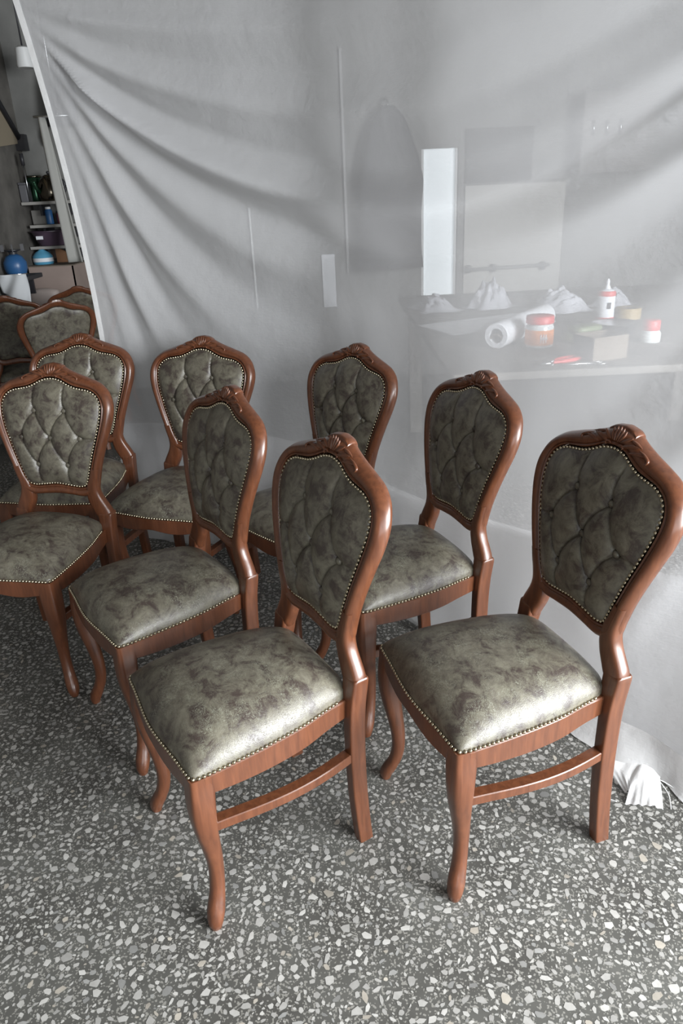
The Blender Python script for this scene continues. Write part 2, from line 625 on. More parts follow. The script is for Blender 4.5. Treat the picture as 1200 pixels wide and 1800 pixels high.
def build_chair_parts():
    parts = []   # (name, mesh, loc, label, kind)

    def add(name, vf, mat, sharp=None, loc=None, label=None, kind=None, smooth=True):
        parts.append((name, mk_mesh(name, vf[0], vf[1], mat, smooth, sharp), loc, label, kind))

    SUB = 7
    O = catmull(full_loop(OUT), SUB, True)
    N = catmull(full_loop(INN), SUB, True)          # nail line
    # wood inner edge lies just outside the nail line
    nrm = np.roll(N, -1, 0) - np.roll(N, 1, 0)
    nrm = np.stack([-nrm[:, 1], nrm[:, 0]], 1)
    nrm /= np.linalg.norm(nrm, axis=1)[:, None]
    nrm *= np.sign(((N - [0, .75]) * nrm).sum(1))[:, None]
    I = N + nrm * 0.0055
    prof = [(0, -.012), (0, .003), (.05, .0085), (.12, .0100), (.19, .0085), (.23, .0065), (.34, .0115), (.52, .0140), (.70, .0125), (.84, .0075), (.94, .0), (1.0, -.0075), (1.0, -.0125), (.95, -.0185), (.85, -.0220), (.6, -.0235), (.25, -.0225), (.03, -.018)]
    R = []
    for k in range(len(O)):
        ring = []
        for u, dd in prof:
            x, h = I[k] + (O[k] - I[k]) * u
            ring.append((x, yb(h) + dd, h))
        R.append(ring)
    shield = rings(R, closed=True)
    posts = []
    lev = [(.640, .139, .172), (.610, .130, .164), (.585, .118, .1575), (.560, .111, .156), (.535, .1085, .164), (.510, .113, .178), (.490, .122, .189), (.472, .132, .1942), (.455, .141, .1935), (.430, .152, .188)]
    lv = catmull(lev, 4)
    for sg in (-1, 1):
        R = []
        for h, xi, xo in lv:
            y = yb(h)
            cxp, hw = (xi + xo) / 2, (xo - xi) / 2
            wl = min(1, max(0, (.525 - h) / .05))
            cyp = (1 - wl) * (y - .0045) + wl * -.2112
            hd = .0180 + .0020 * wl if h > .458 else .0170
            ring = []
            for q in range(20):
                t = 2 * math.pi * q / 20
                ct, st = math.cos(t), math.sin(t)
                e = .55
                ring.append((sg * (cxp + hw * math.copysign(abs(ct) ** e, ct)), cyp + hd * math.copysign(abs(st) ** e, st), h))
            R.append(ring)
        posts.append(rings(R))
    add('back_frame', join([shield] + posts), WOOD, 50)

    # carved crest
    lobes = []

    def lobe(path, w, t, lift=.0125):
        P = catmull(path, 5)
        n = len(P)
        R = []
        for i, (x, h) in enumerate(P):
            s = i / (n - 1)
            rr = max(.12, math.sin(math.pi * min(1, s * .92 + .06)) ** .7)
            a = P[min(i + 1, n - 1)] - P[max(i - 1, 0)]
            a = a / np.linalg.norm(a)
            b = np.array([-a[1], a[0]])
            ring = []
            for q in range(8):
                tt = 2 * math.pi * q / 8
                off = b * w * rr * math.cos(tt)
                hh = h + off[1]
                ring.append((x + off[0], yb(hh) + lift + t * rr * math.sin(tt), hh))
            R.append(ring)
        lobes.append(rings(R))

    lobe([(0, .955), (0, .970), (0, .985)], .0042, .0040)
    for sg in (-1, 1):
        lobe([(sg * .005, .954), (sg * .009, .969), (sg * .010, .983)], .0036, .0038)
        lobe([(sg * .009, .955), (sg * .017, .966), (sg * .020, .979)], .0036, .0036)
        lobe([(sg * .016, .956), (sg * .030, .962), (sg * .044, .970)], .0042, .0036)
        lobe([(sg * .022, .948), (sg * .046, .954), (sg * .070, .958)], .0046, .0034, .0125)
        lobe([(sg * .050, .942), (sg * .072, .946), (sg * .096, .947)], .0040, .0032, .0125)
        lobe([(sg * .074, .954), (sg * .092, .949), (sg * .107, .941), (sg * .104, .934), (sg * .097, .936)], .0028, .0034, .0120)
        lobe([(sg * .038, .966), (sg * .056, .963), (sg * .078, .957)], .0030, .0034, .0095)
        lobe([(sg * .010, .947), (sg * .020, .950), (sg * .028, .946), (sg * .024, .941)], .0024, .0032, .0125)
    # stepped cap over the middle of the crest
    cap = []
    for x in np.linspace(-.042, .042, 13):
        h = float(np.interp(abs(x), OUT[:4, 0], OUT[:4, 1]))
        e = .0035 * (1 - (abs(x) / .046) ** 4)
        cap.append([(x, yb(h) + d, h + z) for d, z in ((.006, -.006), (.004, e - .001), (-.002, e + .001), (-.014, e + .001), (-.021, e - .002), (-.022, -.008))])
    lobes.append(rings(cap))
    add('crest_carving', join(lobes), WOOD, 60)

    # tufted front cushion
    B1, B2, B3 = [(-.0587, .835), (.0587, .835)], [(-.115, .745), (0, .745), (.115, .745)], [(-.0584, .652), (.0584, .652)]
    buttons = B1 + B2 + B3
    segs = []

    def curve(p, q, bx, by):
        p, q = np.array(p), np.array(q)
        m = (p + q) / 2 + [bx, by]
        t = np.linspace(0, 1, 9)[:, None]
        P = (1 - t) ** 2 * p + 2 * t * (1 - t) * m + t * t * q
        segs.extend(zip(P[:-1], P[1:]))

    dl, dr = (.014, .012), (.004, -.004)       # down-left / down-right bows (x positive = chair's right = seen on the left)
    for p in B1:
        for q in B2:
            if abs(p[0] - q[0]) < .08:
                curve(p, q, *(dl if q[0] > p[0] else dr))
    for p in B2:
        for q in B3:
            if abs(p[0] - q[0]) < .08:
                curve(p, q, *(dl if q[0] > p[0] else dr))
    for p in B1:
        curve(p, (p[0] + .004, .925), .009, 0)
    for p in B3:
        curve(p, (p[0] * .95, .575), .003, 0)
    curve(B2[0], (-.180, .738), 0, .004)
    curve(B2[2], (.180, .738), 0, .004)
    segA = np.array([s[0] for s in segs])
    segB = np.array([s[1] for s in segs])
    bt = np.array(buttons)
    bound, _ = resample(N, 260, True)
    c0 = np.array([0, .745])
    NR = 72
    Vv = []
    for i in range(NR + 1):
        rho = (i / NR)
        rho = 1 - (1 - rho) ** 1.15
        for p in bound:
            Vv.append((*(c0 + (p - c0) * rho), rho))
    Vv = np.array(Vv)
    P = Vv[:, :2]
    rho = Vv[:, 2]
    d = segB - segA
    best = np.full(len(P), 9.)
    for A_, d_ in zip(segA, d):
        t = np.clip(((P - A_) @ d_) / (d_ @ d_), 0, 1)
        best = np.minimum(best, np.linalg.norm(P - A_ - t[:, None] * d_, axis=1))
    bd = np.min(np.linalg.norm(P[:, None] - bt[None], axis=2), axis=1)
    edge = (1 - rho ** 5) ** .8
    puff = .006 + .017 * edge
    puff += .008 * edge * (1 - np.exp(-(best / .022) ** 1.3))
    crease = .0080 * np.exp(-(best / .0030)) * np.clip((1 - rho) * 12, 0.15, 1)
    dim = .0150 * np.exp(-(bd / .013) ** 1.4)
    hgt = puff - crease - dim
    hgt = np.where(rho > .9999, .001, hgt)
    W = np.stack([P[:, 0], yb(P[:, 1]) + hgt, P[:, 1]], 1)
    n = len(bound)
    Fc = []
    for i in range(NR):
        for j in range(n):
            k = (j + 1) % n
            Fc.append((i * n + j, i * n + k, (i + 1) * n + k, (i + 1) * n + j))
    add('back_cushion', (W, Fc), LEATHER_BACK)
    for bx, bh in buttons:
        R = []
        for r, y in ((.0015, .0060), (.0055, .0052), (.0082, .0030), (.0090, .0005), (.0086, -.004)):
            R.append([(r * math.cos(2 * math.pi * q / 14), y, r * math.sin(2 * math.pi * q / 14)) for q in range(14)])
        add('button', rings(R), LEATHER_BACK, loc=(bx, yb(bh) + .0110, bh))
    # plain leather panel on the outside of the back
    R = []
    bo, _ = resample(I, 100, True)
    for rr, dd in ((1.0, -.014), (.97, -.0185), (.8, -.021), (.5, -.022), (.2, -.0225), (.02, -.0225)):
        R.append([(p[0], yb(p[1]) + dd, p[1]) for p in (c0 + (bo - c0) * rr)])
    add('outside_back_panel', rings(R), LEATHER_BACK)

    # nails
    def nail_dome(p, nv, r):
        nv = Vector(nv).normalized()
        s = nv.orthogonal().normalized()
        w = nv.cross(s)
        p = Vector(p)
        R = []
        for a in (0.0, .55, 1.1):
            R.append([tuple(p + (s * math.cos(2 * math.pi * q / 8) + w * math.sin(2 * math.pi * q / 8)) * r * math.cos(a) + nv * r * .95 * math.sin(a)) for q in range(8)])
        R.append([tuple(p + nv * r * .97 + (s * math.cos(2 * math.pi * q / 8) + w * math.sin(2 * math.pi * q / 8)) * r * .12) for q in range(8)])
        return rings(R)

    nl, L = resample(N, 10, True)
    nl, L = resample(N, int(L / .0108), True)
    nails = []
    for x, h in nl:
        sl = -0.0462 - 2 * .5273 * (h - .6)
        nails.append(nail_dome((x, yb(h) + .0055, h), (0, 1, -sl), .0046))
    add('back_nail_trim', join(nails), BRASS, None, None, 'brass upholstery nails around the back', 'stuff')

    # seat
    half = [(0, .215), (.05, .2125), (.10, .2075), (.145, .2035), (.185, .2010), (.2025, .1965), (.2070, .180), (.2065, .150), (.2040, .095), (.1985, .020), (.1885, -.060), (.1735, -.125), (.162, -.172), (.146, -.192), (.08, -.206), (0, -.208)]
    S = catmull(full_loop(np.array(half)), 6, True)
    SB, SL = resample(S, 200, True)
    NR = 30
    Vv = []
    cs = np.array([0, .01])
    rh = [1 - (1 - i / NR) ** 1.6 for i in range(NR + 1)]
    side_y = [-.208, -.172, -.125, -.060, .020, .095, .150, .19, .215]
    side_w = [.158, .165, .1745, .1885, .1985, .2040, .2065, .2075, .2075]
    fx = [0, .05, .10, .145, .185, .21]
    fy = [.215, .2125, .2075, .2035, .2010, .199]
    for q, rr in enumerate(rh):
        for p in SB:
            xy = cs + (p - cs) * rr
            ux = min(1, abs(xy[0]) / np.interp(xy[1], side_y, side_w))
            y1, y0 = np.interp(abs(xy[0]), fx, fy), -.208
            uy = min(1, abs((xy[1] - (y1 + y0) / 2) / ((y1 - y0) / 2)))
            z = HS + .002 + .072 * ((1 - ux ** 3.4) ** .55) * ((1 - uy ** 4.0) ** .5) + .012 * (1 - ux ** 2) * (1 - uy ** 2)
            if q == NR:
                z = HS + .002
            Vv.append((xy[0], xy[1], z))
    for p in SB:
        Vv.append((p[0], p[1], HS - .008))
    n = len(SB)
    Fc = [(i * n + j, i * n + (j + 1) % n, (i + 1) * n + (j + 1) % n, (i + 1) * n + j) for i in range(NR + 1) for j in range(n)]
    add('seat_cushion', (np.array(Vv), Fc), LEATHER)
    # nails along front and sides
    seat_n, L = resample(S, int(SL / .0108), True)
    nails = []
    for i, p in enumerate(seat_n):
        if p[1] < -.165:
            continue
        a, b = seat_n[i - 1], seat_n[(i + 1) % len(seat_n)]
        t = b - a
        nn = np.array([t[1], -t[0]])
        nn /= np.linalg.norm(nn)
        if nn @ (p - cs) < 0:
            nn = -nn
        q = p + nn * .0015
        nails.append(nail_dome((q[0], q[1], HS + .001), (nn[0], nn[1], .55), .0046))
    add('seat_nail_trim', join(nails), BRASS, None, None, 'brass upholstery nails around the seat', 'stuff')

    def rail(path, thick, z1, zb):
        P, _ = resample(path, 22)
        R = []
        for i, p in enumerate(P):
            t = P[min(i + 1, 21)] - P[max(i - 1, 0)]
            nn = np.array([t[1], -t[0]])
            nn /= np.linalg.norm(nn)
            if nn @ (p - cs) < 0:
                nn = -nn
            s = i / 21
            o_ = p + nn * .004
            n_ = p - nn * thick
            z0 = zb(s)
            R.append([(*(o_ - nn * .003), z1), (*o_, z1 - .003), (*o_, z0 + .003), (*(o_ - nn * .003), z0), (*n_, z0), (*n_, z1)])
        return rings(R)

    fr = np.array([(x, y) for x, y in [(-.190, .2010), (-.145, .2035), (-.10, .2075), (-.05, .2125), (0, .215), (.05, .2125), (.10, .2075), (.145, .2035), (.190, .2010)]])
    add('front_rail', rail(catmull(fr, 5), .02, HS - .002, lambda s: HS - .046 - .012 * abs(math.sin(2 * math.pi * s)) ** 1.5), WOOD, 40)
    for sg in (-1, 1):
        sd = np.array([(sg * x, y) for x, y in [(.2070, .175), (.2065, .150), (.2040, .095), (.1985, .020), (.1885, -.060), (.1735, -.125), (.164, -.190)]])
        add('side_rail', rail(catmull(sd, 5), .02, HS - .002, lambda s: HS - .048 - .014 * math.sin(math.pi * s) ** .8), WOOD, 40)
    add('rear_rail', box(-.160, .160, -.212, -.192, HS - .055, HS - .004, .003), WOOD, 40)

    def sq_ring(cx, cy, z, hx, hy, e, n=24):
        out = []
        for q in range(n):
            t = 2 * math.pi * (q + .5) / n
            ct, st = math.cos(t), math.sin(t)
            out.append((cx + hx * math.copysign(abs(ct) ** e, ct), cy + hy * math.copysign(abs(st) ** e, st), z))
        return out

    #            z     cx    cy    half  e
    leg = [(.4215, .1840, .1790, .0265, .30), (.395, .1850, .1800, .0265, .32), (.360, .1880, .1830, .0268, .40), (.320, .1895, .1845, .0262, .50), (.270, .1865, .1820, .0238, .62), (.215, .1795, .1750, .0205, .75), (.165, .1745, .1700, .0180, .85), (.120, .1740, .1700, .0168, .9), (.080, .1800, .1760, .0172, .9), (.055, .1880, .1840, .0188, .9), (.036, .1945, .1905, .0196, .9), (.016, .2000, .1960, .0170, .9), (.0, .2010, .1970, .0125, .9)]
    lv = catmull(leg, 4)
    for sg in (-1, 1):
        R = [sq_ring(sg * cx, cy, max(z, 0), hh, hh, e) for z, cx, cy, hh, e in lv]
        add('front_leg', rings(R), WOOD, 50)
    #             z    cx     cy     hx     hy
    rl = [(.0, .1795, -.2090, .0155, .0190), (.06, .1785, -.2040, .0160, .0195), (.14, .1770, -.1995, .0165, .0200), (.24, .1755, -.1975, .0168, .0205), (.34, .1752, -.1985, .0170, .0210), (.40, .1740, -.2015, .0190, .0212), (.430, .1710, -.2045, .0232, .0212), (.455, .1695, -.2085, .0250, .0212), (.476, .1690, -.2115, .0258, .0205), (.482, .1690, -.2140, .0235, .0165)]
    lv = catmull(rl, 4)
    for sg in (-1, 1):
        R = [sq_ring(sg * cx, cy, max(z, 0), hx, hy, .28) for z, cx, cy, hx, hy in lv]
        add('rear_leg', rings(R), WOOD, 40)
    for sg in (-1, 1):
        R = []
        for s in np.linspace(0, 1, 18):
            y = .170 + (-.192 - .170) * s
            x = .186 + (.172 - .186) * s + .020 * math.sin(math.pi * s ** 1.15)
            z = .272 - .004 * s
            R.append([(sg * (x + a), y, z + b) for a, b in ((.011, .012), (.013, .010), (.013, -.010), (.011, -.012), (-.013, -.012), (-.013, .012))])
        add('side_stretcher', rings(R), WOOD, 40)
    return parts


CHAIR = build_chair_parts()
GROUP = 'carved leather dining chairs'
OWNER = {'crest_carving': 'back_frame', 'button': 'back_cushion', 'back_nail_trim': 'back_cushion', 'seat_nail_trim': 'seat_cushion'}


def place_chair(x, y, t, label):
    root = link('dining_chair', None, None, (x, y, 0), (0, 0, t))
    tag(root, label, 'chair', GROUP)
    made = {}
    for nm, me, loc, lab, kind in CHAIR:
        c = link(nm, me, made.get(OWNER.get(nm), root), loc)
        made.setdefault(nm, c)
        tag(c, lab, None, None, kind)
    return root


place_chair(-.254, 1.375, 2.107, 'dining chair front and centre, its whole glossy seat nearest the camera')
place_chair(.337, 1.396, 1.892, 'rightmost dining chair, its tufted back cut by the right picture edge beside the cloth scrap')
place_chair(-.547, 1.861, 2.179, 'dining chair half turned, directly behind and left of the front centre chair')
place_chair(.152, 1.955, 1.948, 'dining chair between the front centre chair and the rightmost chair, dark tufted back')
place_chair(-.149, 2.389, 2.244, 'dining chair at the middle of the curtain, seat hidden behind the front centre chair')
place_chair(-1.047, 2.197, 2.874, 'dining chair at the left picture edge facing the camera with seven buttons all showing')
place_chair(-1.107, 2.799, 2.989, 'dining chair directly behind the left frontal chair, beside the curtain edge')
place_chair(-.621, 2.607, 2.771, 'dining chair in the back row before the curtain, its left half clear of other chairs')


def place_back(x, y, t, label):       # crest position given, turned with its plain back to the camera
    off = yb(.98)
    place_chair(x + math.sin(t) * off, y - math.cos(t) * off, t, label)


place_back(-1.61, 4.39, .62, 'dark chair turned away showing its plain back, above the left row of chairs')
place_back(-1.71, 5.12, .10, 'farthest dark chair, only its crest showing over another turned chair by the curtain edge')
place_back(-2.06, 4.74, .22, 'dark chair turned away, cut by the left picture edge under the white cloth')

# ------------------------------------------------------------------ the curtain
BOT = catmull([(-1.005, 3.19), (-.70, 3.06), (-.39, 2.93), (-.12, 2.76), (.04, 2.58), (.205, 2.36), (.32, 2.23), (.50, 1.95), (.70, 1.66), (.90, 1.45), (1.25, 1.16), (1.75, .86)], 8)
BOT, _ = resample(BOT, 241)
TOP = catmull([(-1.005, 3.19), (-.73, 3.13), (-.39, 3.02), (-.06, 2.90), (.10, 2.74), (.24, 2.56), (.37, 2.41), (.55, 2.09), (.76, 1.74), (.95, 1.50), (1.30, 1.20), (1.75, .86)], 8)
TOP, _ = resample(TOP, 241)
NS, NZ = 361, 260
ZT = 2.55
FOLD = [(.22, .05, .020), (.36, .05, -.014), (.50, .05, .024), (.66, .06, -.026), (.79, .055, .058), (.93, .06, -.030), (1.10, .08, .022), (1.32, .09, -.018), (1.6, .12, .026), (2.0, .14, -.02), (2.5, .2, .03), (3.2, .3, -.03), (4.2, .4, .035), (5.6, .6, -.03)]


def curtain_point(s, z):
    k = s * 240
    i = min(int(k), 239)
    f = k - i
    b = BOT[i] + (BOT[i + 1] - BOT[i]) * f
    t = TOP[i] + (TOP[i + 1] - TOP[i]) * f
    e = min(1, max(0, z / .8))
    e = e * e * (3 - 2 * e)
    p = b + (t - b) * e
    lean = max(0, z - .9)
    p = p + np.array([-.078, .050]) * lean ** 2 * (1 - s) ** 6
    nrm = np.array([-.66, -.75])
    a = max(1e-3, 1 - (s / .40 - 1) ** 2) if s < .8 else 1e-3
    a = a ** .62
    D = (2.2 - z) / a
    amp = min(1, a * 2.2)
    dsp = 0.0
    for c, w, h in FOLD:
        q = (D - c) / w
        if abs(q) < 4:
            dsp += h * math.exp(-q * q)
    dsp *= min(1, (s / .05) ** 1.5) * amp * min(1, max(.15, (z - .75) / .5) + max(0, min(1, (s - .52) * 8)) * min(1, z / .5))
    low = max(0, 1 - z / 1.1)
    dsp += low * (.012 * math.sin(s * 46 + 2 * z) + .008 * math.sin(s * 87 + 1.3) + .012 * math.sin(s * 19 + .6) - .018)
    # hem spreads on the floor towards the right
    fl = max(0, 1 - z / .22)
    dsp += fl * fl * (.02 + .05 * max(0, s - .55))
    x, y = p + nrm * dsp
    return (x, y, z)


def build_curtain():
    V = []
    for j in range(NZ):
        z = .004 + (ZT - .004) * (j / (NZ - 1))
        for i in range(NS):
            V.append(curtain_point(i / (NS - 1), z))
    F = [(j * NS + i, j * NS + i + 1, (j + 1) * NS + i + 1, (j + 1) * NS + i) for j in range(NZ - 1) for i in range(NS - 1)]
    return V, F


root = link('sheer_curtain', None, None, (0, 0, 0))
tag(root, 'sheer white curtain hung across the workshop behind the chairs, sagging in soft folds', 'curtain')
V, F = build_curtain()
link('cloth', mk_mesh('cloth', V, F, CURTAIN), root)
# doubled left hem
V, F = [], []
for j in range(120):
    z = .004 + (ZT - .004) * j / 119
    for s in (0.0, .006):
        x, y, zz = curtain_point(s, z)
        V.append((x - .003, y - .004, zz))
F = [(2 * j, 2 * j + 1, 2 * j + 3, 2 * j + 2) for j in range(119)]
link('side_hem', mk_mesh('side_hem', V, F, HEM), root)

# torn corner of the curtain lying on the floor beside the rightmost chair
def sheet(fn, nu, nv):
    V = [fn(i / (nu - 1), j / (nv - 1)) for j in range(nv) for i in range(nu)]
    F = [(j * nu + i, j * nu + i + 1, (j + 1) * nu + i + 1, (j + 1) * nu + i) for j in range(nv - 1) for i in range(nu - 1)]
    return V, F


def scrap(a, b, c, d, hump, seed):
    rr = np.random.default_rng(seed)
    ph = rr.uniform(0, 6, 4)
    a, b, c, d = map(np.array, (a, b, c, d))

    def fn(u, v):
        p = (a * (1 - u) + b * u) * (1 - v) + (d * (1 - u) + c * u) * v
        z = p[2] + hump * math.sin(math.pi * u) * (1 - v * .6) + .004 * math.sin(5 * u + ph[0]) * math.sin(4 * v + ph[1]) + .0012 * math.sin(13 * u + ph[2] + 6 * v)
        e = .0025 * math.sin(31 * u + ph[3]) * v * v
        return (p[0] + e, p[1] + e, max(.004, z))
    return sheet(fn, 22, 18)


V, F = scrap((.742, 1.462, .050), (.800, 1.440, .040), (.778, 1.358, .004), (.692, 1.385, .004), .018, 3)
link('torn_corner', mk_mesh('torn_corner', V, F, HEM), root)
V, F = scrap((.665, 1.510, .035), (.752, 1.462, .060), (.722, 1.418, .012), (.706, 1.424, .006), .006, 5)
link('torn_corner', mk_mesh('torn_corner', V, F, HEM), root)
# second, denser ply gathered at the foot of the curtain
V, F = [], []
for j in range(30):
    z = .004 + .50 * j / 29
    for i in range(181):
        q = i / 180
        x, y, zz = curtain_point(q, z * (1 + .12 * math.sin(9 * q + 1)) if j else z)
        V.append((x + .010, y + .012, zz))
F = [(j * 181 + i, j * 181 + i + 1, (j + 1) * 181 + i + 1, (j + 1) * 181 + i) for j in range(29) for i in range(180)]
link('lower_ply', mk_mesh('lower_ply', V, F, DENSE), root)
# turned-up hem spreading over the floor at the right
V, F = [], []
for j in range(10):
    v = j / 9
    for i in range(81):
        q = .50 + .5 * i / 80
        x, y, zz = curtain_point(q, .085 * (1 - v))
        o_ = v * v * (.045 + .02 * math.sin(q * 60) + .012 * math.sin(q * 133))
        V.append((x - .66 * (o_ + .006), y - .75 * (o_ + .006), max(.004, zz * 1.0)))
F = [(j * 81 + i, j * 81 + i + 1, (j + 1) * 81 + i + 1, (j + 1) * 81 + i) for j in range(9) for i in range(80)]
link('bottom_hem', mk_mesh('bottom_hem', V, F, HEM), root)
for k, pts in enumerate(([(.672, 1.39, .008), (.655, 1.40, .006), (.645, 1.385, .004), (.638, 1.372, .003)], [(.80, 1.45, .02), (.812, 1.41, .008), (.806, 1.38, .004), (.80, 1.362, .003)], [(.795, 1.44, .03), (.83, 1.43, .01), (.85, 1.40, .004)])):
    vf = tube(catmull(pts, 5), .0012, 5)
    link('loose_thread', mk_mesh('loose_thread', vf[0], vf[1], HEM), root)

# ------------------------------------------------------------------ workbench and clutter behind the curtain
BW = plain('worn_bench_wood', (.15, .14, .125), .7, noise=.3, scale=6)
BZ = .86
bench = [('bench_top', box(.42, 2.35, 2.56, 4.75, BZ - .030, BZ, .006), BW, 40)]
for x in (.48, 2.20):
    for y in (2.62, 4.6):
        bench.append(('leg', box(x, x + .08, y, y + .08, 0, BZ - .045, .004), BW, 40))
thing('workbench', 'wide cluttered workbench seen through the sheer curtain', 'workbench', bench)

PAPER = plain('pale_paper', (.78, .80, .84), .7)
DARK = plain('dark_plastic', (.03, .03, .035), .45)
RED = plain('red_plastic', (.62, .05, .05), .4)
ORANGE = plain('orange_paste', (.80, .26, .06), .45)
CLEAR = plain('cloudy_plastic', (.70, .74, .74), .2)
STEEL = plain('brushed_steel', (.55, .56, .58), .3, 1.0)
KRAFT = plain('brown_cardboard', (.17, .14, .11), .8, noise=.15, scale=12)
PLASTIC = plain('crumpled_plastic_film', (.52, .53, .58), .3, noise=.3, scale=9)
BLACKINK = plain('black_print', (.04, .04, .05), .6)
GREEN = plain('dull_green_plastic', (.18, .22, .12), .5)

# jar of orange paste with a red lid
jr, jh = .056, .125
jar = [('jar_body', lathe([(.02, 0), (jr - .004, 0), (jr, .006), (jr, .082), (jr - .006, .092), (jr - .008, .096)], 28), CLEAR, 60),
       ('contents', lathe([(jr + .0006, .012), (jr + .0012, .016), (jr + .0012, .068), (jr + .0006, .072)], 28), ORANGE, 60),
       ('lid', lathe([(jr - .004, .094), (jr, .096), (jr, .122), (jr - .003, jh), (.01, jh)], 28), RED, 60)]
lab = []
for k in range(6):
    a0, a1 = math.radians(-100 + k * 5), math.radians(-96.5 + k * 5)
    z0, z1 = (.022, .058) if k % 2 == 0 else (.036, .046)
    r_ = jr + .003
    lab.append((np.array([(r_ * math.cos(a0), r_ * math.sin(a0), z0), (r_ * math.cos(a1), r_ * math.sin(a1), z0), (r_ * math.cos(a1), r_ * math.sin(a1), z1), (r_ * math.cos(a0), r_ * math.sin(a0), z1)]), [(0, 1, 2, 3)]))
jar.append(('label_print', join(lab), PAPER, None))
thing('paste_jar', 'round jar of orange paste with a red lid on the workbench', 'jar', jar, (.845, 2.99, BZ))

# paper roll lying on its side
def roll(r0, r1, L):
    R = []
    for y, r in ((0, r0), (0, r1 - .003), (.003, r1), (L - .003, r1), (L, r1 - .003), (L, r0)):
        R.append([(r * math.cos(2 * math.pi * k / 28), y, r1 + r * math.sin(2 * math.pi * k / 28)) for k in range(28)])
    return rings(R, cap=False, closed=True)


thing('paper_roll', 'thick white paper roll lying on the workbench behind the jar', 'paper roll',
      [('paper', roll(.030, .052, .56), PAPER, 40), ('core', roll(.026, .030, .562), KRAFT, 40)], (.665, 2.98, BZ), -.62)

# tube cartridge / spray bottle with nozzle
sb = [('bottle_body', lathe([(.02, 0), (.036, 0), (.038, .005), (.038, .150), (.030, .162), (.014, .168)], 24), PAPER, 50),
      ('red_band', lathe([(.0384, .138), (.0390, .140), (.0390, .152), (.0340, .160)], 24), RED, 50),
      ('red_band', lathe([(.0384, .028), (.0390, .030), (.0390, .044), (.0384, .046)], 24), RED, 50),
      ('nozzle', lathe([(.014, .166), (.012, .178), (.008, .182), (.008, .200), (.004, .212)], 16), PAPER, 50)]
pr = box(-.008, .008, -.0405, -.039, .085, .112)
sb.append(('printed_mark', pr, BLACKINK, None))
thing('spray_bottle', 'white bottle with red bands and pointed nozzle standing on the workbench', 'bottle', sb, (1.245, 3.36, BZ))
thing('glue_bottle', 'squat pale bottle with a red cap at the right end of the workbench', 'bottle',
      [('bottle_body', lathe([(.02, 0), (.038, 0), (.040, .006), (.040, .035), (.032, .048)], 24), CLEAR, 50), ('cap', lathe([(.032, .046), (.034, .050), (.034, .084), (.030, .088), (.01, .088)], 24), RED, 50)], (1.30, 2.98, BZ))
# roll of tape
thing('tape_roll', 'brown roll of packing tape lying flat near the white bottle', 'tape',
      [('tape', rings([[(r * math.cos(2 * math.pi * k / 28), r * math.sin(2 * math.pi * k / 28), z) for k in range(28)] for r, z in ((.038, 0), (.060, 0), (.060, .05), (.038, .05))], closed=True), plain('tan_tape', (.42, .31, .14), .35), 40),
       ('core', rings([[(r * math.cos(2 * math.pi * k / 28), r * math.sin(2 * math.pi * k / 28), z) for k in range(28)] for r, z in ((.035, .001), (.038, .001), (.038, .049), (.035, .049))], closed=True), KRAFT, 40)], (1.43, 3.56, BZ))
# dark pan
thing('small_pan', 'dark round pan in front of the tape roll on the bench', 'pan',
      [('bowl', lathe([(.05, 0), (.075, .004), (.090, .05), (.093, .052), (.088, .048), (.072, .010), (.02, .008)], 28), DARK, 50), ('rim', lathe([(.0885, .0515), (.0925, .0545), (.0950, .0515), (.0925, .0485)], 28), STEEL, 60)], (1.22, 3.16, BZ))
thing('green_bag', 'dull green folded pouch lying before the white bottle', 'pouch',
      [('pouch', join([box(-.09, .07, -.05, .05, 0, .035, .015), box(-.05, .09, -.03, .06, .035, .062, .012)]), GREEN, 60)], (1.05, 3.06, BZ), .5)
# carton
thing('small_carton', 'small open brown carton near the bench edge beside red pliers', 'box',
      [('side', box(-.08, .08, -.06, -.056, 0, .09), KRAFT, 30), ('side', box(-.08, .08, .056, .06, 0, .09), KRAFT, 30), ('side', box(-.08, -.076, -.06, .06, 0, .09), DARK, 30), ('side', box(.076, .08, -.06, .06, 0, .09), KRAFT, 30), ('base', box(-.08, .08, -.06, .06, 0, .004), KRAFT, 30)], (1.00, 2.72, BZ), .35)
# pliers
pl = []
for sg in (-1, 1):
    pl.append(('handle', tube(catmull([(.0, sg * .004, .009), (.04, sg * .016, .009), (.09, sg * .020, .009), (.135, sg * .014, .009)], 5), [.006] * 5 + [.0085] * 10 + [.006], 10), RED, None))
    pl.append(('jaw', tube([(0, sg * .004, .009), (-.02, sg * .008, .009), (-.05, sg * .002, .009)], [.007, .007, .003], 8), STEEL, None))
pl.append(('pivot', lathe([(.004, .0), (.010, .0), (.010, .018), (.003, .019)], 14), STEEL, 40))
thing('pliers', 'red handled pliers lying open at the near bench edge', 'pliers', pl, (.80, 2.645, BZ), .5)
sc = []
for sg in (-1, 1):
    loop = [(.07 + .022 * math.cos(a), sg * .02 + .014 * math.sin(a), .005) for a in np.linspace(0, 2 * math.pi, 15)]
    sc.append(('handle_ring', tube(loop, .003, 6), STEEL, None))
    sc.append(('blade', tube([(.05, sg * .014, .005), (0, 0, .005), (-.07, -sg * .004, .005)], [.004, .005, .001], 6), STEEL, None))
thing('scissors', 'steel scissors lying beside the red pliers', 'scissors', sc, (.90, 2.62, BZ), .2)


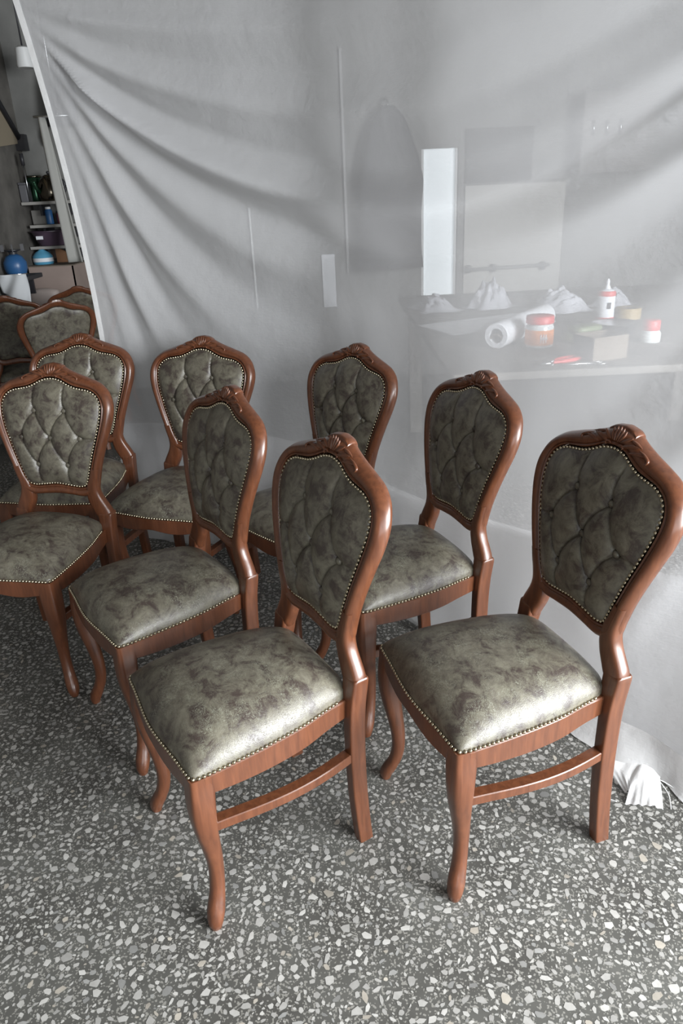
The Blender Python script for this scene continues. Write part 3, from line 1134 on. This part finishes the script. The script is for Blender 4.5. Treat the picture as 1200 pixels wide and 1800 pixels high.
# crumpled film and cloth heaps
def heap(a, b, h, seed, n=26):
    rr = np.random.default_rng(seed)
    ks = rr.normal(0, 1, (7, 2)) * 7
    ph = rr.uniform(0, 6.28, 7)

    def fn(u, v):
        x, y = (u - .5) * 2, (v - .5) * 2
        r = min(1, math.hypot(x, y))
        z = h * (1 - r ** 2)
        cr_ = sum(abs(math.sin(ks[k] @ np.array([x, y]) + ph[k])) for k in range(7)) / 7
        z = z * (.35 + 1.0 * cr_) + .004
        return (a * x * (1 + .12 * math.sin(5 * y + ph[0])), b * y * (1 + .12 * math.sin(4 * x + ph[1])), max(.003, z))
    return sheet(fn, n, n)


for x, y, a, b, h, rz, lab in ((.57, 4.15, .11, .17, .07, .2, 'crumpled clear film at the foot of the bright window'), (.88, 4.12, .13, .11, .13, .5, 'tall crumpled white plastic heap right of the bright window'), (1.19, 3.88, .15, .12, .11, .1, 'low crumpled grey plastic heap behind the orange jar'), (1.50, 3.98, .11, .10, .08, .9, 'small crumpled film behind the white nozzle bottle')):
    vf = heap(a, b, h, int(x * 100))
    o = link('plastic_film', mk_mesh('plastic_film', vf[0], vf[1], PLASTIC, True, 20), None, (x, y, BZ), (0, 0, rz))
    tag(o, lab, 'plastic film', 'crumpled film on the workbench')
thing('loose_sheet', 'flat sheet of pale paper on the bench in front of the film', 'paper', [('sheet', box(-.28, .30, -.16, .16, .0, .004), PAPER, 30)], (.74, 3.58, BZ), .4)

# things on the back wall behind the curtain
SC = BACK_Y / 4.95


def wx(x):
    return x * SC


def wz(z):
    return CAM_H + (z - CAM_H) * SC


COAT = plain('dark_grey_fabric', (.035, .035, .04), .9, noise=.3, scale=8)


def coat(w0, w1, h, d):
    R = []
    for k in range(19):
        s = k / 18
        w = w0 + (w1 - w0) * min(1, s * 2.2) ** .6
        ring = []
        for q in range(24):
            t = 2 * math.pi * q / 24
            f = 1 + .10 * math.sin(5 * t + 3 * s) + .07 * math.sin(2 * t + 7 * s)
            ring.append((w * math.cos(t) * f, d * (.4 + .6 * s) * math.sin(t) * f, -h * s))
        R.append(ring)
    return rings(R)


thing('hanging_coat', 'dark coat hanging on the back wall left of the bright window', 'coat',
      [('coat_body', coat(.05, .245, 1.15, .10), COAT, None), ('hook', tube([(0, .13, .06), (0, .05, .05), (0, .0, .0)], .01, 8), STEEL, None)], (wx(.385), BACK_Y - .14, wz(1.935)))
thing('dark_panel', 'dark grey board on the back wall right of the window top', 'board', [('board', box(wx(.87), wx(1.28), BACK_Y - .03, BACK_Y - .002, wz(1.50), wz(1.80), .004), plain('dark_board', (.055, .055, .055), .8), 40)])
thing('beige_panel', 'large pale beige sheet fixed low on the back wall above the pipe', 'panel', [('sheet', box(wx(.87), wx(1.50), BACK_Y - .02, BACK_Y - .002, wz(.70), wz(1.485), .003), plain('pale_beige_board', (.50, .49, .46), .8), 40)])
pipe = [('pipe', tube([(wx(.87), BACK_Y - .06, wz(.985)), (wx(1.42), BACK_Y - .06, wz(.995))], .014, 12), plain('grey_pipe', (.22, .22, .22), .5), None)]
for x in (.90, 1.06, 1.38):
    pipe.append(('clamp', box(wx(x) - .014, wx(x) + .014, BACK_Y - .085, BACK_Y - .02, wz(.99) - .03, wz(.99) + .03, .004), DARK, 40))
thing('wall_pipe', 'thin grey pipe running across the beige sheet', 'pipe', pipe)
thing('white_notice', 'small white upright panel low on the back wall left of the coat', 'panel', [('sheet', box(wx(-.05), wx(.035), BACK_Y - .02, BACK_Y - .002, wz(.79), wz(1.12), .002), PAPER, 40)])
thing('white_duct', 'long white cable duct running down the wall left of the coat', 'duct', [('duct', box(wx(.112), wx(.128), BACK_Y - .03, BACK_Y - .002, wz(1.0), wz(2.25), .003), plain('grey_duct', (.42, .42, .42), .6), 40)])
thing('thin_duct', 'thin white cable duct low on the wall behind the left of the curtain', 'duct', [('duct', box(wx(-.495), wx(-.483), BACK_Y - .03, BACK_Y - .002, wz(.80), wz(1.42), .003), WHITEP, 40)])
cab = [('cabinet_body', box(wx(1.52), wx(1.95), BACK_Y - .25, BACK_Y - .005, wz(1.52), wz(1.95), .005), plain('grey_cabinet', (.16, .15, .14), .6), 40)]
for k in range(3):
    cab.append(('handle', tube([(wx(1.58) + k * .1, BACK_Y - .27, wz(1.72)), (wx(1.58) + k * .1, BACK_Y - .27, wz(1.80))], .008, 8), STEEL, None))
thing('wall_cabinet', 'dark wall cabinet with small bright handles high behind the curtain', 'cabinet', cab)

# ------------------------------------------------------------------ shelves and kitchen clutter at the far left
SY = BACK_Y
KF = (BACK_Y - .14) / 5.0


def kx(x):
    return x * KF


def kz(z):
    return CAM_H + (z - CAM_H) * KF


SHELF = plain('pale_shelf_board', (.34, .33, .31), .6)
shelf_z = [kz(1.512), kz(1.378), kz(1.252)]
for z, x0, lab in zip(shelf_z, (-2.31, -2.28, -2.31), ('top wall shelf carrying the dark kettle', 'middle wall shelf carrying the blue can', 'lowest wall shelf carrying the purple basin')):
    thing('wall_shelf', lab, 'shelf', [('board', box(x0, -1.90, SY - .26, SY - .005, z - .022, z, .003), SHELF, 40), ('bracket', box(-2.20, -2.18, SY - .20, SY - .006, z - .10, z - .022), DARK, 30), ('bracket', box(-1.99, -1.97, SY - .20, SY - .006, z - .10, z - .022), DARK, 30)], group='wall shelves')
GREENM = plain('dark_green_enamel', (.03, .09, .05), .15, .7)
CHROME = plain('polished_metal', (.16, .14, .11), .12, 1.0)
z = shelf_z[0]
kt = [('kettle_body', lathe([(.05, 0), (.085, .002), (.098, .03), (.100, .07), (.088, .125), (.062, .160), (.048, .168)], 28), CHROME, 60),
      ('lid', lathe([(.052, .165), (.050, .172), (.030, .184), (.008, .188)], 24), CHROME, 60),
      ('knob', lathe([(.006, .186), (.014, .194), (.014, .204), (.004, .210)], 14), DARK, 60),
      ('spout', tube(catmull([(-.07, 0, .05), (-.115, 0, .085), (-.135, 0, .145)], 5), .016, 10), GREENM, None),
      ('handle', tube(catmull([(.06, 0, .155), (.115, 0, .140), (.125, 0, .085), (.09, 0, .04)], 6), .011, 10), DARK, None)]
thing('kettle', 'dark shiny metal kettle with a black handle on the top shelf', 'kettle', kt, (-2.10, SY - .155, z), .9)
thing('green_canister', 'tall dark green canister behind the kettle on the top shelf', 'canister', [('canister_body', lathe([(.03, 0), (.058, .002), (.060, .01), (.060, .175), (.055, .185), (.01, .187)], 24), GREENM, 50), ('rim', lathe([(.0605, .170), (.063, .173), (.063, .179), (.0605, .182)], 24), CHROME, 50)], (-2.250, SY - .066, z))
thing('grey_tin', 'low grey box at the left end of the top shelf', 'box', [('tin', box(-.028, .028, -.05, .05, 0, .12, .005), plain('grey_tin_paint', (.12, .12, .13), .5), 40), ('tin_lid', box(-.030, .030, -.053, .053, .12, .135, .004), plain('grey_tin_lid', (.10, .10, .11), .5), 40)], (-2.285, SY - .19, z))
thing('skewer', 'thin rod with a dark handle standing upright beside the kettle', 'rod', [('rod', tube([(0, 0, 0), (0, 0, .26)], .005, 8), STEEL, None), ('handle', tube([(0, 0, .25), (0, 0, .33)], .014, 10), DARK, None)], (-2.245, SY - .235, z))
z = shelf_z[1]
BLUE = plain('blue_metal_print', (.03, .11, .27), .35)
thing('blue_can', 'slim blue spray can on the middle shelf', 'can', [('can_body', lathe([(.015, 0), (.027, .001), (.028, .005), (.028, .095), (.020, .108)], 20), BLUE, 50), ('cap', lathe([(.020, .106), (.021, .110), (.021, .124), (.004, .126)], 20), WHITEP, 50)], (-2.155, SY - .15, z))
thing('maroon_jar', 'dark maroon jar right of the blue can', 'jar', [('jar_body', lathe([(.02, 0), (.045, .001), (.047, .006), (.047, .070), (.040, .078)], 22), plain('maroon_glass', (.10, .025, .03), .25), 50), ('lid', lathe([(.040, .076), (.042, .078), (.042, .092), (.01, .094)], 22), DARK, 50)], (-2.06, SY - .13, z))
thing('white_packet', 'pale packet leaning left of the blue can', 'packet', [('packet', box(-.07, .05, -.015, .015, 0, .105, .006), plain('pale_packet_card', (.30, .29, .27), .7), 40)], (-2.235, SY - .10, z))
z = shelf_z[2]
PURPLE = plain('purple_plastic', (.075, .05, .075), .35)
thing('plastic_basin', 'purple plastic basin with a small white sticker on the lowest shelf', 'basin', [('basin_body', lathe([(.02, .003), (.105, .003), (.150, .10), (.165, .104), (.165, .110), (.147, .108), (.100, .012), (.02, .010)], 32), PURPLE, 50), ('sticker', box(-.075, -.025, -.148, -.137, .052, .076), PAPER, 30)], (-2.15, SY - .175, z))
# carton with goods on top
ctop = kz(1.137)
PINK = plain('pinkish_cardboard', (.33, .26, .23), .8, noise=.08, scale=6)
thing('cardboard_box', 'large pinkish cardboard box below the shelves', 'box', [('panel', box(-2.31, -1.96, SY - .40, SY - .39, 0.72, ctop), PINK, 30), ('panel', box(-2.31, -1.96, SY - .02, SY - .01, .72, ctop), PINK, 30), ('panel', box(-2.31, -2.30, SY - .40, SY - .01, .72, ctop), PINK, 30), ('panel', box(-1.97, -1.96, SY - .40, SY - .01, .72, ctop), PINK, 30), ('top_flap', box(-2.31, -1.96, SY - .40, SY - .01, ctop, ctop + .008), KRAFT, 30)])
thing('low_cupboard', 'dark low cupboard under the cardboard box', 'cupboard', [('cupboard_body', box(-2.315, -1.90, SY - .60, SY - .005, 0, .72, .006), plain('dark_cupboard', (.07, .065, .06), .6), 40), ('door', box(-2.30, -2.115, SY - .62, SY - .60, .05, .68, .004), plain('dark_cupboard_door', (.08, .07, .065), .6), 40), ('door', box(-2.10, -1.915, SY - .62, SY - .60, .05, .68, .004), plain('dark_cupboard_door_b', (.08, .07, .065), .6), 40)])
AQUA = plain('blue_clear_plastic', (.10, .33, .50), .12)
thing('water_bottle', 'blue water bottle with a pale label on the cardboard box', 'bottle', [('bottle_body', lathe([(.02, 0), (.072, .001), (.076, .012), (.076, .06), (.055, .085), (.022, .105), (.020, .118)], 26), AQUA, 60), ('label_band', lathe([(.0765, .020), (.0772, .022), (.0772, .046), (.0765, .048)], 26), PAPER, 60), ('cap', lathe([(.021, .116), (.022, .118), (.022, .132), (.004, .134)], 16), WHITEP, 50)], (-2.24, SY - .22, ctop + .008))
thing('wood_wedge', 'brown wooden wedge leaning behind the blue water bottle', 'wood', [('wedge', (np.array([(-.05, -.01, 0), (.09, -.01, 0), (.09, -.01, .05), (-.05, -.01, .12), (-.05, .012, 0), (.09, .012, 0), (.09, .012, .05), (-.05, .012, .12)]), [(0, 1, 2, 3), (7, 6, 5, 4), (0, 4, 5, 1), (1, 5, 6, 2), (2, 6, 7, 3), (3, 7, 4, 0)]), plain('brown_wood', (.20, .10, .05), .6), 30)], (-2.13, SY - .08, ctop + .008))
# camping gas stove: blue cylinder and black burner
stz = 1.045
thing('side_stand', 'small dark bracket shelf on the left wall carrying the blue gas stove', 'shelf', [('stand_top', box(-2.318, -2.10, 5.30, 5.58, stz - .03, stz, .004), DARK, 40), ('bracket', box(-2.318, -2.16, 5.33, 5.35, stz - .14, stz - .03), DARK, 30), ('bracket', box(-2.318, -2.16, 5.53, 5.55, stz - .14, stz - .03), DARK, 30)])
st = [('cylinder', lathe([(.04, 0), (.064, .003), (.078, .045), (.078, .085), (.055, .125), (.024, .142)], 26), BLUE, 60),
      ('collar', lathe([(.028, .14), (.028, .155), (.055, .165), (.055, .170), (.02, .172)], 20), DARK, 60),
      ('foot_ring', lathe([(.058, -.001), (.067, 0), (.067, .015), (.060, .017)], 24), STEEL, 60)]
for k in range(4):
    a = k * math.pi / 2 + .4
    st.append(('pot_support', box(-.012, .012, -.004, .004, 0, .045), DARK, 30))
    v, f = st[-1][1]
    v = v + np.array([.066, 0, .160])
    st[-1] = ('pot_support', (np.stack([v[:, 0] * math.cos(a) - v[:, 1] * math.sin(a), v[:, 0] * math.sin(a) + v[:, 1] * math.cos(a), v[:, 2]], 1), f), DARK, 30)
thing('gas_stove', 'blue camping gas cylinder with a black burner at the left edge', 'stove', st, (-2.225, 5.44, stz + .001))
# white cloth hanging over the stand front, pale rounded pad
CLOTH = plain('white_rag', (.62, .64, .66), .8)
V, F = sheet(lambda u, v: (-2.29 + .19 * u, 5.28 - .03 * math.sin(3 * u) - .015 * math.sin(9 * u + 4 * v), stz + .02 - .20 * v * (.6 + .4 * u)), 16, 12)
o = link('white_rag', mk_mesh('white_rag', V, F, CLOTH))
tag(o, 'white rag hanging from the dark bracket shelf at the left picture edge', 'cloth')
md = o.modifiers.new('thickness', 'SOLIDIFY')
md.thickness = .006
pad = []
for k in range(13):
    t = k / 12
    zz = -.10 + .20 * t
    r_ = (1 - abs(2 * t - 1) ** 6) ** (1 / 6) if 0 < t < 1 else .25
    pad.append([(.115 * r_ * math.copysign(abs(math.cos(a)) ** .6, math.cos(a)), .05 * r_ * math.copysign(abs(math.sin(a)) ** .7, math.sin(a)), zz) for a in np.linspace(0, 2 * math.pi, 25)[:-1]])
thing('round_pad', 'pale pinkish rounded pad lying on the dark cupboard before the cardboard box', 'pad', [('pad_body', rings(pad), plain('pale_pink_vinyl', (.48, .41, .38), .5), None), ('side_disc', tube([(.104, 0, 0), (.122, 0, 0)], .03, 16), DARK, 50)], (-2.17, SY - .53, .821))
# wall fittings
thing('garden_hose', 'short length of dark green hose hooked high on the back wall', 'hose', [('hose', tube(catmull([(kx(-1.66), SY - .05, kz(1.99)), (kx(-1.70), SY - .06, kz(1.95)), (kx(-1.725), SY - .06, kz(1.89)), (kx(-1.722), SY - .05, kz(1.83))], 6), .013, 10), plain('green_rubber', (.02, .10, .08), .4), None), ('hook', box(kx(-1.665), kx(-1.65), SY - .08, SY - .004, kz(1.985), kz(2.0)), DARK, 30)])
V, F = sheet(lambda u, v: (kx(-1.690) + .075 + (.04 + .07 * v) * u + .025 * v, SY - .45 - .02 * math.sin(5 * u + 2 * v), kz(1.95) - (kz(1.95) - kz(1.16)) * v), 10, 24)
o = link('hanging_strip', mk_mesh('hanging_strip', V, F, plain('grey_canvas', (.36, .36, .34), .8)))
md = o.modifiers.new('thickness', 'SOLIDIFY')
md.thickness = .008
tag(o, 'long pale grey canvas strip hanging beside the wall shelves', 'cloth')
thing('strip_rail', 'thin ceiling rail from which the grey canvas strip hangs', 'rail', [('bar', tube([(kx(-1.66), SY - .45, kz(1.955)), (kx(-1.45), SY - .45, kz(1.955))], .008, 8), STEEL, None), ('hanger', tube([(kx(-1.52), SY - .45, kz(1.955)), (kx(-1.52), SY - .45, CEIL_Z)], .006, 8), STEEL, None)])
bagm = plain('black_bag', (.02, .02, .025), .5)
thing('black_bag', 'black bag hanging high behind the curtain edge', 'bag', [('bag_body', coat(.04, .11, .42, .07), bagm, None), ('strap', tube([(-.03, 0, 0), (-.02, 0, .12), (.02, 0, .12), (.03, 0, 0)], .008, 8), bagm, None), ('hook', tube([(0, 0, .12), (0, .10, .14)], .007, 8), STEEL, None)], (kx(-1.575), SY - .115, kz(2.27)))
# board with dark frame on the left wall
BOARD = plain('beige_board', (.26, .22, .16), .8)
tri = [(5.0, 1.80), (6.17, 1.93), (5.0, 2.92)]
fb = (np.array([(LEFT_X + d, y, z_) for d in (.002, .02) for y, z_ in tri]), [(0, 2, 1), (3, 4, 5), (0, 1, 4, 3), (1, 2, 5, 4), (2, 0, 3, 5)])
thing('framed_board', 'beige sloping board under a dark rail high on the left wall', 'board', [('board', fb, BOARD, 30), ('dark_rail', tube([(LEFT_X + .03, 5.0, 2.925), (LEFT_X + .03, 6.18, 1.945)], .022, 8), DARK, None), ('end_block', box(LEFT_X + .002, LEFT_X + .07, 6.14, 6.22, 1.88, 1.99), DARK, 30)])
thing('white_lamp', 'small white lamp fitting at the top left beside the curtain corner', 'lamp', [('shade', lathe([(.03, 0), (.055, .0), (.06, .01), (.05, .12), (.03, .13)], 24), WHITEP, 50), ('cord', tube([(0, 0, .12), (0, 0, CEIL_Z - kz(2.215))], .006, 8), DARK, None)], (kx(-1.69), SY - .3, kz(2.215)))
